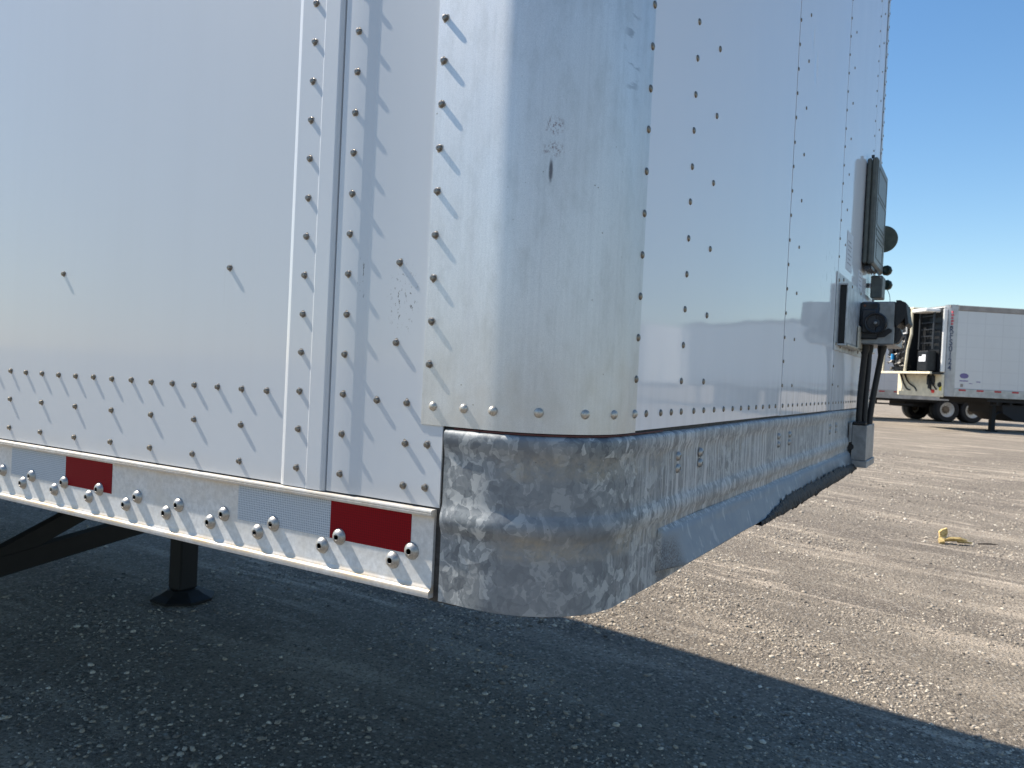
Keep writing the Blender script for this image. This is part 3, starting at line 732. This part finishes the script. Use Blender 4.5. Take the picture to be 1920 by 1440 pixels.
# box the hoses drop into
hb = MB(); hb.box(.012, .056, 2.000, 2.20, -.192, -.078, .0015); hb.box(.0095, .060, 1.999, 2.21, -.2150, -.1925, .0015)
hb.box(.004, .012, 1.985, 2.02, -.135, -.070, .001)
B_ = part(hb, 'hose_box', M_gbox, label='galvanised box under the hanging hoses')
ht = MB(); ht.box(.014, .052, 1.995, 2.19, -.0775, -.068, .002); part(ht, 'rubber_lid', M_black, B_)
hh = MB(); hh.lathe([(.010, 0), (.010, .0016)], TR((.010, 1.9995, -.150), SY), 16); hh.box(.002, .0085, 1.9975, 1.9990, -.178, -.136); part(hh, 'notch', M_hole, B_)

# ---- grey control box high on the front wall
eb = MB(); eb.box(.003, .0165, 2.09, 2.385, .458, .806, .004); eb.box(.0180, .0360, 2.09, 2.385, .454, .808, .005)
E_ = part(eb, 'control_box', M_ebox, label='tall grey control box on the front wall')
ed = MB(); ed.box(.0362, .0375, 2.098, 2.378, .462, .800, .001); part(ed, 'box_door', M_eboxf, E_)
eo = MB()
def outline(y0, y1, z0, z1, t=.004):
    eo.box(.0376, .0388, y0, y1, z1-t, z1); eo.box(.0376, .0388, y0, y1, z0, z0+t); eo.box(.0376, .0388, y0, y0+t, z0+t, z1-t); eo.box(.0376, .0388, y1-t, y1, z0+t, z1-t)
outline(2.12, 2.355, .690, .780); outline(2.12, 2.355, .590, .680); outline(2.12, 2.355, .555, .580); outline(2.14, 2.33, .480, .545)
part(eo, 'raised_moulding', M_ebox, E_)
el = MB(); el.box(.006, .030, 2.11, 2.20, .440, .4535, .002); el.lathe([(.006, 0), (.006, .012)], TR((.020, 2.10, .440), SY), 10); el.lathe([(.005, 0), (.005, .010)], TR((.016, 2.12, .812), (0,0,1)), 10)
part(el, 'latch', M_motor, E_)
lb = MB(); lb.box(.014, .052, 2.25, 2.34, .358, .436, .003); part(lb, 'lower_box', M_ebox, E_)
lt = MB(); lt.tube([(.030, 2.24, .452), (.036, 2.235, .445), (.046, 2.245, .425)], .0022, 8); lt.tube([(.024, 2.26, .358), (.024, 2.26, .338)], .004, 8); part(lt, 'lever', M_alu, E_)
dc = MB(); dc.lathe([(.049, 0), (.049, .006), (.046, .008)], TR((.028, 2.430, .592), SY), 40); dc.box(.001, .012, 2.432, 2.45, .56, .62); part(dc, 'round_disc', M_olive, label='half hidden round olive disc')
for (x, z) in ((.0475, .473), (.0510, .420)):
    gh = MB(); gh.lathe([(.013, -.012), (.0185, -.010), (.0195, 0), (.0175, .010), (.010, .013), (.006, .012)], TR((x, 2.40, z), SY), 9); gh.tube([(x-.05, 2.41, z), (x-.01, 2.405, z)], .009, 10)
    part(gh, 'gladhand', M_glad, smooth=20)
wr = MB(); wr.tube(curve((.054, 2.40, .400), (.068, 2.40, .38), (.066, 2.40, .34), (.066, 2.3, .317)), .0012, 6); part(wr, 'thin_wire', M_alu)
# placards
for (y0, y1, z0, z1) in ((1.765, 1.885, .395, .510), (2.04, 2.14, .335, .430)):
    pl = MB(); pl.box(.0003, .0009, y0, y1, z0, z1); q_ = part(pl, 'placard', M_plac)
    pi_ = MB()
    for j in range(6): pi_.box(.0009, .0012, y0+.02, y1-.02-.02*(j % 2), z0+.02+j*.013, z0+.0235+j*.013)
    part(pi_, 'printed_lines', M_ink, q_)

# ---- landing gear
for y in (.65, 1.95):
    lgm = MB(); lgm.box(-3.265, -3.165, y-.055, y+.055, float(GH(-3.2, y))+.055, -.20, .008)
    L_ = part(lgm, 'landing_leg', M_blackmetal, label='black square landing leg')
    ft = MB(); z0 = float(GH(-3.2, y))+.004
    c = Vector((-3.21, y, 0)); rows = []
    for (hw, z) in ((.145, z0), (.147, z0+.012), (.135, z0+.018), (.105, z0+.030), (.075, z0+.050)):
        rr = []
        for k in range(8):
            a = math.pi/8+k*math.pi/4; s_ = hw/math.cos(math.pi/8)*.98; rr.append((c.x+s_*math.cos(a)*1.05, c.y+s_*math.sin(a)*1.05, z))
        rows.append(rr+[rr[0]])
    ft.grid(rows); ft.add(rows[-1][:-1], [tuple(range(8))]); ft.build('sand_shoe', M_blackmetal, L_)
br = MB()
def bar(a, b, w_, t_):
    a, b = Vector(a), Vector(b); d = (b-a).normalized(); n_ = Vector((1, 0, 0)); s_ = d.cross(n_).normalized()
    vs_ = []
    for p in (a, b):
        for (i, j) in ((-1,-1),(1,-1),(1,1),(-1,1)): vs_.append(p+s_*(w_/2*i)+n_*(t_/2*j))
    br.add(vs_, [(0,1,2,3),(7,6,5,4),(0,1,5,4),(1,2,6,5),(2,3,7,6),(3,0,4,7)])
bar((-3.2, .72, -.93), (-3.2, 1.90, -.775), .085, .06); bar((-3.2, .95, -.88), (-3.2, 1.62, -.60), .075, .05); bar((-3.2, .72, -.72), (-3.2, .78, -1.0), .14, .05)
part(br, 'landing_brace', M_blackmetal, label='dark cross brace between the landing legs')

# ------------------------------------------------------------------ far trailers
U = Vector((math.cos(math.radians(30.8)), math.sin(math.radians(30.8)), 0)); Vd = Vector((-U.y, U.x, 0))
def uv(u, v, z=-1.2): p = Vector((CAM.x, CAM.y, 0))+U*u+Vd*v; return Vector((p.x, p.y, z))
def osimple(name, col, rough=.5, metal=0, ns=3, na=.2, **kw): return simple(name, col, rough, metal, ns, na, .1, .004, objspace=True, **kw)
def wallm():
    m, n, b = mat('far_white_wall'); k = N(n); P = k.obj(); S = k.sep(P)
    # faint vertical seams and rivet lines of the sheets
    fx = k.math('FRACT', k.math('MULTIPLY', S['X'], 1.6)); fz = k.math('FRACT', k.math('MULTIPLY', S['Z'], 2.6))
    lx = k.ramp(fx, [(0, 1), (.03, 1), (.05, 0)]); lz = k.ramp(fz, [(0, .6), (.09, .6), (.12, 0)])
    ln = k.math('MAXIMUM', lx, k.math('MULTIPLY', lz, .7))
    c = k.mix(k.math('MULTIPLY', ln, .22), (.60, .61, .62), (.30, .30, .32))
    c = k.mix(k.ramp(k.noise(k.scale(P, (1, 1, .3)), 2.2, 4), [(.35, 0), (.7, .3)]), c, (.52, .52, .52))
    setp(b, col=c, rough=.4, coat=.3); return m
M_wall = wallm()
M_post = osimple('dull_metal_post', (.42, .42, .43), .4, .6, 2, .3)
M_trim = osimple('brown_grey_trim', (.30, .27, .25), .5, .3, 2, .3)
M_frail = osimple('far_grey_rail', (.50, .50, .48), .5, .3, 3, .35)
M_creamp = osimple('cream_painted_steel', (.78, .70, .52), .45, 0, 5, .2)
M_whitep = osimple('white_painted_steel', (.82, .81, .78), .4, 0, 4, .08)
M_eng = osimple('black_engine_parts', (.02, .022, .025), .45, .3, 14, .5)
M_eng2 = osimple('grey_engine_parts', (.20, .19, .175), .45, .5, 14, .6)
M_blue = osimple('blue_filter', (.02, .30, .65), .4)
M_tyre = osimple('tyre_rubber', (.018, .018, .02), .8, 0, 20, .4)
M_rim = osimple('white_steel_rim', (.70, .69, .66), .45, .1, 8, .2)
M_hub = osimple('dusty_hub', (.22, .17, .12), .7, .2, 12, .5)
M_ublk = osimple('far_underside', (.018, .018, .02), .8)
M_redt = osimple('far_red_tape', (.45, .02, .03), .4); M_redp = osimple('red_plastic', (.8, .05, .04), .4); M_yel = osimple('yellow_sticker', (.8, .66, .06), .5)
M_lblue = osimple('dark_blue_letters', (.05, .07, .12), .5); M_lred = osimple('faded_red_letters', (.55, .10, .13), .5); M_purp = osimple('purple_emblem', (.16, .13, .30), .5)
M_label = osimple('white_label', (.85, .86, .9), .5, 0, 8, .03)

def wheel(par, x, y, side=-1, r=.51, wd=.52, rim=True):
    """dual wheel centred on (x, y, r); side -1 shows its disc towards -Y"""
    M = TR((x, y, r), (0, side, 0)); wm = MB(); hw = wd/2
    prof = [(.30, hw-.04), (.40, hw), (r-.04, hw), (r, hw-.05), (r, .03), (r-.06, .015), (r-.06, -.015), (r, -.03), (r, -hw+.05), (r-.04, -hw), (.30, -hw+.02)]
    wm.lathe(prof, M, 32, cap=False); t_ = wm.build('tyre', M_tyre, par, 40)
    rm = MB(); rm.lathe([(.305, hw-.035), (.29, hw-.03), (.275, hw-.09), (.20, hw-.16), (.145, hw-.16)], M, 28, cap=False); rm.build('rim', M_rim, t_, 50)
    hm = MB(); hm.lathe([(.146, hw-.17), (.14, hw-.10), (.09, hw-.05), (.06, hw-.04)], M, 20)
    for k in range(10):
        a = k*math.pi/5; p = M @ Vector((.165*math.cos(a), .165*math.sin(a), hw-.16)); hm.lathe([(.016, 0), (.013, .03)], TR(p, (0, side, 0)), 6)
    hm.build('hub', M_hub, t_, 40)
def rail_tape(par, xs, y, z0, z1, ln=.32):
    for x in xs:
        t_ = MB(); t_.box(x, x+ln, y-.004, y, z0, z1); t_.build('reflective_tape', M_redt, par)

# refrigerated trailer: local X along its side, Y inwards, Z up; origin below the near front corner
REEF_ROT = math.radians(30.8+6.4)
R_ = thing('refrigerated_trailer', 'white refrigerated trailer whose bare cooling unit faces left with its covers missing', 'trailer', uv(13.93, 25.35), REEF_ROT)
rw = 2.59; rh = 4.05; rb_ = 1.10
def rp(name, mb, m, par=None, sm=None): return mb.build(name, m, par or R_, sm)
w_ = MB(); w_.box(.30, 16.9, 0, .06, 1.37, 3.86); w_.box(.30, 16.9, rw-.06, rw, 1.37, 3.86); w_.box(16.84, 16.9, .06, rw-.06, 1.2, 3.9); rp('side_wall', w_, M_wall)
w_ = MB(); w_.box(.06, 16.88, .05, rw-.05, 3.96, 4.03); w_.box(.30, 16.9, -.012, .08, 3.86, 4.04, .02); w_.box(.30, 16.9, rw-.08, rw+.012, 3.86, 4.04, .02); rp('roof', w_, M_trim)
def qpost(y0, sgn):
    pm = MB(); pts = []
    for i in range(9):
        a = math.pi/2*i/8; pts.append((.30-.30*math.sin(a), (y0+sgn*(.22-.22*math.cos(a)))))
    pts.append((0, y0+sgn*.24)); pm.grid([[(p[0], p[1], z) for p in pts] for z in (rb_, rh)]); return pm
rp('corner_post', qpost(-.004, 1), M_post, None, 60); rp('corner_post', qpost(rw+.004, -1), M_post, None, 60)
w_ = MB(); w_.box(.30, 16.9, -.014, .05, rb_, 1.365, .01); w_.box(.30, 16.9, rw-.05, rw+.014, rb_, 1.365, .01); BR = rp('bottom_rail', w_, M_frail)
rail_tape(R_, [.45+.62*i for i in range(24)], -.014, 1.29, 1.345, .24)
w_ = MB(); w_.box(.1, 16.8, .1, rw-.1, 1.075, 1.099); w_.box(1.55, 16.8, .1, rw-.1, .98, 1.0745)
for i in range(28): w_.box(1.9+i*.48, 1.96+i*.48, .12, rw-.12, .90, .979)
rp('underframe', w_, M_ublk)
# front wall and lower cream nose
w_ = MB(); w_.box(.021, .10, .24, rw-.24, 1.12, 4.0); rp('front_wall', w_, M_whitep)
w_ = MB(); w_.box(-.05, .02, .10, rw-.08, 1.07, 1.80, .01); NP = rp('nose_panel', w_, M_creamp)
w_ = MB()
for pts in (((-.07, 2.35, 1.8), (-.10, 2.1, 1.55), (-.09, 2.0, 1.2), (-.06, 1.75, 1.26)), ((-.07, 2.1, 1.8), (-.12, 1.75, 1.3), (-.1, 1.5, 1.5), (-.06, 1.4, 1.22)), ((-.07, .8, 1.8), (-.14, .6, 1.6), (-.12, .75, 1.35), (-.07, .55, 1.25)), ((-.07, .55, 1.8), (-.14, .8, 1.6), (-.12, .5, 1.5), (-.07, .35, 1.3))):
    w_.tube(curve(*pts), .022, 8)
rp('hanging_cable', w_, M_eng)
w_ = MB(); w_.box(-.10, -.055, .45, .85, 1.45, 1.76, .02); w_.box(-.13, -.055, .62, .74, 1.32, 1.5, .02); w_.lathe([(.09, 0), (.08, .03)], TR((-.052, .22, 1.46), (-1, 0, 0)), 16); rp('coupling_block', w_, M_eng)
w_ = MB(); w_.lathe([(.06, 0), (.05, .05)], TR((-.055, .52, 1.24), (-1, 0, 0)), 12); rp('marker_light', w_, M_redp)
w_ = MB(); w_.box(-.056, -.051, .12, .24, 1.27, 1.43); rp('warning_sticker', w_, M_yel)
# cooling unit, its covers gone
Ux = -.62
w_ = MB(); w_.box(Ux+.05, .0, .16, 2.42, 1.80, 1.86); w_.box(-.14, .0, .14, 2.46, 1.87, 3.95); w_.box(Ux+.05, -.14, 1.34, 1.44, 1.87, 3.9); w_.box(-.40, -.14, 1.44, 2.25, 1.87, 3.9); CU = rp('cooling_unit', w_, M_eng)
w_ = MB(); w_.box(Ux-.02, Ux+.06, -.10, 2.72, 1.79, 1.865, .01); rp('bumper_bar', w_, M_creamp, CU)
w_ = MB(); w_.tube([(Ux+.02, 1.28, 1.87), (Ux+.02, 1.18, 2.6), (Ux+.02, 1.02, 3.1), (Ux+.02, 1.04, 3.95)], .045, 8); rp('frame_post', w_, M_creamp, CU)
w_ = MB(); w_.tube([(Ux+.02, 2.55, 1.87), (Ux+.02, 2.48, 2.9), (Ux+.02, 2.44, 3.6)], .035, 8); rp('frame_post', w_, M_creamp, CU)
w_ = MB(); w_.tube([(Ux+.02, 1.95, 3.72), (Ux+.02, 1.45, 3.72), (Ux+.02, 1.30, 3.55), (Ux+.02, 1.28, 3.15), (Ux+.02, 2.05, 3.12), (Ux+.02, 2.10, 3.42)], .03, 8); rp('frame_loop', w_, M_whitep, CU)
w_ = MB(); w_.box(Ux-.02, -.05, .25, 1.0, 3.80, 3.92, .03); rp('top_hood', w_, M_whitep, CU)
w_ = MB(); w_.box(Ux, -.02, .95, 2.50, 3.95, 4.0, .01); rp('top_rail', w_, M_creamp, CU)
w_ = MB(); w_.box(-.12, .015, .085, .235, 1.87, 3.92, .02); rp('side_flange', w_, M_whitep, CU)
w_ = MB()
for i in range(5): w_.box(-.30, -.22, .32, .98, 2.80+i*.22, 2.83+i*.22)
w_.box(-.34, -.30, .26, .32, 2.6, 3.8); w_.box(-.34, -.30, .98, 1.04, 2.6, 3.8)
rp('radiator_slats', w_, simple('slat_grey', (.03, .034, .04), .5, .3), CU)
w_ = MB(); w_.box(-.50, -.16, .28, .80, 1.88, 2.55, .03); BX = rp('battery_box', w_, M_eng, CU)
w_ = MB(); w_.box(-.506, -.501, .36, .54, 2.20, 2.42); w_.box(-.506, -.501, .54, .70, 2.20, 2.36); rp('label_sheet', w_, M_label, BX)
re_ = np.random.default_rng(11)
for gi in range(2):
    w_ = MB()
    for i in range(46 if gi == 0 else 34):
        y = re_.uniform(1.45, 2.32); z = re_.uniform(1.95, 3.25); x = re_.uniform(-.55, -.18); r = re_.uniform(.03, .13)*(1 if gi == 0 else .7)
        ax_ = [(1,0,0), (0,1,0), (0,0,1), (.6,.5,.3)][int(re_.integers(4))]
        if re_.random() < .7: w_.lathe([(r*.5, -r*.7), (r*.95, -r*.6), (r, 0), (r*.9, r*.6), (r*.4, r*.75)], TR((x, y, z), ax_), 10)
        else: w_.box(x-r*.7, x+r*.7, y-r, y+r, z-r*.8, z+r*.8, r*.2)
    for i in range(9):
        y = re_.uniform(1.5, 2.4); z = re_.uniform(2.0, 2.9); w_.tube(curve((-.5, y, z), (-.6, y+.2, z+.2), (-.6, y-.3, z-.2), (-.4, y-.1, z+.3)), .018, 6)
    rp('engine_block' if gi == 0 else 'engine_fittings', w_, M_eng if gi == 0 else M_eng2, CU, 40)
w_ = MB(); w_.lathe([(.05, -.1), (.055, 0), (.05, .1)], TR((-.60, 2.02, 2.36), (0, 0, 1)), 12); rp('blue_filter', w_, M_blue, CU, 40)
# letters down the corner post
def text(s, size, m, par, name, loc, rot, sx=1):
    cu = bpy.data.curves.new(name, 'FONT'); cu.body = s; cu.size = size; cu.align_x = 'CENTER'; cu.extrude = .002; cu.offset = .004
    tmp = bpy.data.objects.new(name, cu); COL.objects.link(tmp)
    dg = bpy.context.evaluated_depsgraph_get(); me = bpy.data.meshes.new_from_object(tmp.evaluated_get(dg)); bpy.data.objects.remove(tmp)
    me.materials.clear(); me.materials.append(m); o = bpy.data.objects.new(name, me); COL.objects.link(o); o.parent = par; o.location = loc; o.rotation_euler = rot; o.scale = (sx, 1, 1); return o
pang = math.radians(-30)     # facing between the side and the front
for i, ch in enumerate('RFS0124'):
    text(ch, .27, M_lblue, R_, 'letter', (.115, .022, 3.16-i*.205), (math.pi/2, 0, pang), .8)
for i in range(5): text('IRAC'[i % 4], .15, M_lred, R_, 'faded_letter', (.135, .018, 3.80-i*.11), (math.pi/2, 0, pang), .9) if False else None
w_ = MB()
for i in range(5): w_.box(.10, .135+.02*(i % 2), -.008, .06, 3.40+i*.095, 3.46+i*.095)
em = w_.build('faded_red_marking', M_lred, R_)
w_ = MB(); w_.box(.08, .14, -.008, .06, 3.31, 3.36); w_.build('blue_marking', M_lblue, R_)
w_ = MB(); M_ = TR((.62, -.0005, 1.78), (0, -1, 0)) @ Matrix.Diagonal((.155, .085, 1, 1)); w_.lathe([(1, 0), (1, .004)], M_, 24); rp('oval_emblem', w_, M_purp)
w_ = MB(); w_.box(.47, .76, -.004, 0, 1.60, 1.635); w_.box(.80, .92, -.004, 0, 1.53, 1.55); w_.box(1.05, 1.2, -.004, 0, 1.59, 1.62); rp('emblem_lettering', w_, M_purp)
w_ = MB(); w_.box(.50, .60, -.006, 0, 1.42, 1.52, .01); rp('small_vent', w_, M_trim)
# running gear of the reefer
for y in (.42,):
    w_ = MB(); w_.box(1.93, 2.07, y-.07, y+.07, .05, 1.06); lg_ = rp('landing_leg', w_, M_blackmetal)
    w_ = MB(); w_.box(1.87, 2.13, y-.13, y+.13, 0, .05, .01); rp('sand_shoe', w_, M_blackmetal, lg_)
w_ = MB(); w_.box(1.80, 2.25, .30, .55, .86, .9795); w_.tube([(2.08, .42, .55), (2.8, .42, 1.0)], .035, 8); rp('landing_brace', w_, M_ublk)
w_ = MB(); w_.add([(x, y, z) for y in (.25, 1.9) for (x, z) in ((2.2, .90), (2.25, .62), (2.75, .36), (4.3, .33), (4.5, .90))], [(0,1,2,3,4), (5,6,7,8,9), (0,1,6,5), (1,2,7,6), (2,3,8,7), (3,4,9,8), (4,0,5,9)]); rp('fuel_tank', w_, M_ublk)
for x in (12.9, 14.2):
    wheel(R_, x, .30); wheel(R_, x, rw-.30, 1)

# dry van behind it, seen between the front wall and the cooling unit
V_ = thing('dry_van_trailer', 'blue grey shaded dry van trailer standing behind the refrigerated one on dark tandem wheels', 'trailer', uv(3.85, 31.2), math.radians(30.8+4.0))
def vp(name, mb, m, par=None, sm=None): return mb.build(name, m, par or V_, sm)
w_ = MB(); w_.box(0, 15.95, 0, .05, 1.22, 3.95); w_.box(0, 15.95, 2.55, 2.6, 1.22, 3.95); vp('side_wall', w_, M_wall)
w_ = MB(); w_.box(15.951, 16.0, 0, 2.6, 1.0, 4.0); vp('rear_door', w_, M_wall)
w_ = MB(); w_.box(-.05, -.001, 0, 2.6, 1.0, 4.0); vp('front_wall', w_, M_wall)
w_ = MB(); w_.box(-.02, 15.98, -.01, 2.61, 3.951, 4.05, .02); vp('roof', w_, M_trim)
w_ = MB(); w_.box(-.02, 15.98, -.03, .03, .87, 1.215, .015); w_.box(-.02, 15.98, 2.57, 2.63, .87, 1.215, .015); vp('bottom_rail', w_, M_frail)
rail_tape(V_, [.5+.62*i for i in range(24)], -.03, 1.12, 1.17, .24)
w_ = MB(); w_.box(.05, 15.9, .1, 2.5, .78, 1.1); w_.box(12.6, 15.9, .7, 1.9, .55, .85); w_.box(8.2, 12.6, .10, .14, .62, .68); w_.box(8.2, 8.26, .10, .14, .68, .9); w_.box(11.0, 11.06, .10, .14, .68, .9); vp('underframe', w_, M_ublk)
for x in (14.03, 15.12):
    wheel(V_, x, .29); wheel(V_, x, 2.31, 1)
for y in (.5, 2.1):
    w_ = MB(); w_.box(3.2, 3.34, y-.07, y+.07, 0, .9); vp('landing_leg', w_, M_blackmetal)

# a third trailer further along the row: it shows only as the bright patch mirrored in the front sheets
def copy_tree(o, parent=None):
    c = o.copy(); COL.objects.link(c)
    if parent: c.parent = parent
    for ch in list(o.children): copy_tree(ch, c)
    return c
W_ = copy_tree(V_); W_.name = 'dry_van_trailer'; W_.location = uv(33.6, 27.0); W_.rotation_euler = (0, 0, math.radians(30.8+5))
W_['label'] = 'pale trailer further right along the row, mirrored beside the corner cap'

# ------------------------------------------------------------------ scrap on the gravel
def scrap():
    gx, gy = .115, 7.70; z = float(GH(gx, gy)); rs_ = np.random.default_rng(2)
    m, n, b = mat('split_yellow_wood'); k = N(n); P = k.obj()
    f = k.noise(k.scale(P, (30, 30, 120), (0, .9, 0)), 1, 4)
    setp(b, col=k.ramp(f, [(.3, (.30, .15, .05)), (.48, (.62, .44, .17)), (.7, (.80, .62, .30))]), rough=.8, normal=k.bump(f, .6, .004))
    mb = MB()
    def shard(pts, th):
        n_ = len(pts); c = [Vector(p) for p in pts]; nr = (c[1]-c[0]).cross(c[2]-c[0]).normalized()*th
        mb.add([p+nr*(.6+.6*rs_.random()) for p in c]+[p-nr*(.6+.6*rs_.random()) for p in c], [tuple(range(n_)), tuple(range(n_, 2*n_))]+[(i, (i+1) % n_, n_+(i+1) % n_, n_+i) for i in range(n_)])
    Rr = Matrix.Rotation(math.radians(30.8), 4, 'Z')
    q = lambda *p: Rr @ Vector(p)
    shard([q(-.030, 0, .045), q(.035, .012, .050), (q(.047, .015, .090)), q(.045, .02, .135), q(.020, .018, .125), q(-.005, .01, .120), q(-.035, 0, .100)], .012)
    shard([q(-.020, -.02, .035), q(.050, -.03, .052), q(.16, -.02, .050), q(.235, 0, .030), q(.15, .03, .018), q(.02, .02, .012)], .010)
    shard([q(-.055, -.05, .0), q(-.01, -.06, .012), q(.0, -.02, .035), q(-.035, -.01, .050), q(-.058, -.03, .03)], .014)
    shard([q(.14, .01, .020), q(.20, -.01, .015), q(.285, 0, .006), q(.28, .02, .0), q(.16, .03, .0)], .006)
    o = mb.build('splintered_wood', m); o.location = (gx, gy, z+.006)
    tag(o, 'splintered yellow piece of wood lying on the sunlit gravel', 'wood scrap')
    tw = MB(); tw.tube([q(.33, -.01, .008), q(.42, -.015, .012), q(.50, .0, .007), q(.53, 0, .006)], [.006, .008, .005, .002], 7); tw.tube([q(.42, -.015, .012), q(.47, .02, .010)], .004, 6)
    o = tw.build('twig', osimple('dark_bark', (.06, .045, .035), .9)); o.location = (gx, gy, z+.002)
    tag(o, 'thin dark twig on the gravel right of the yellow wood', 'twig')
scrap()
for o in bpy.data.objects:
    if o.parent and o.type == 'MESH' and 'category' in o: del o['category']
print('objects', len(bpy.data.objects))
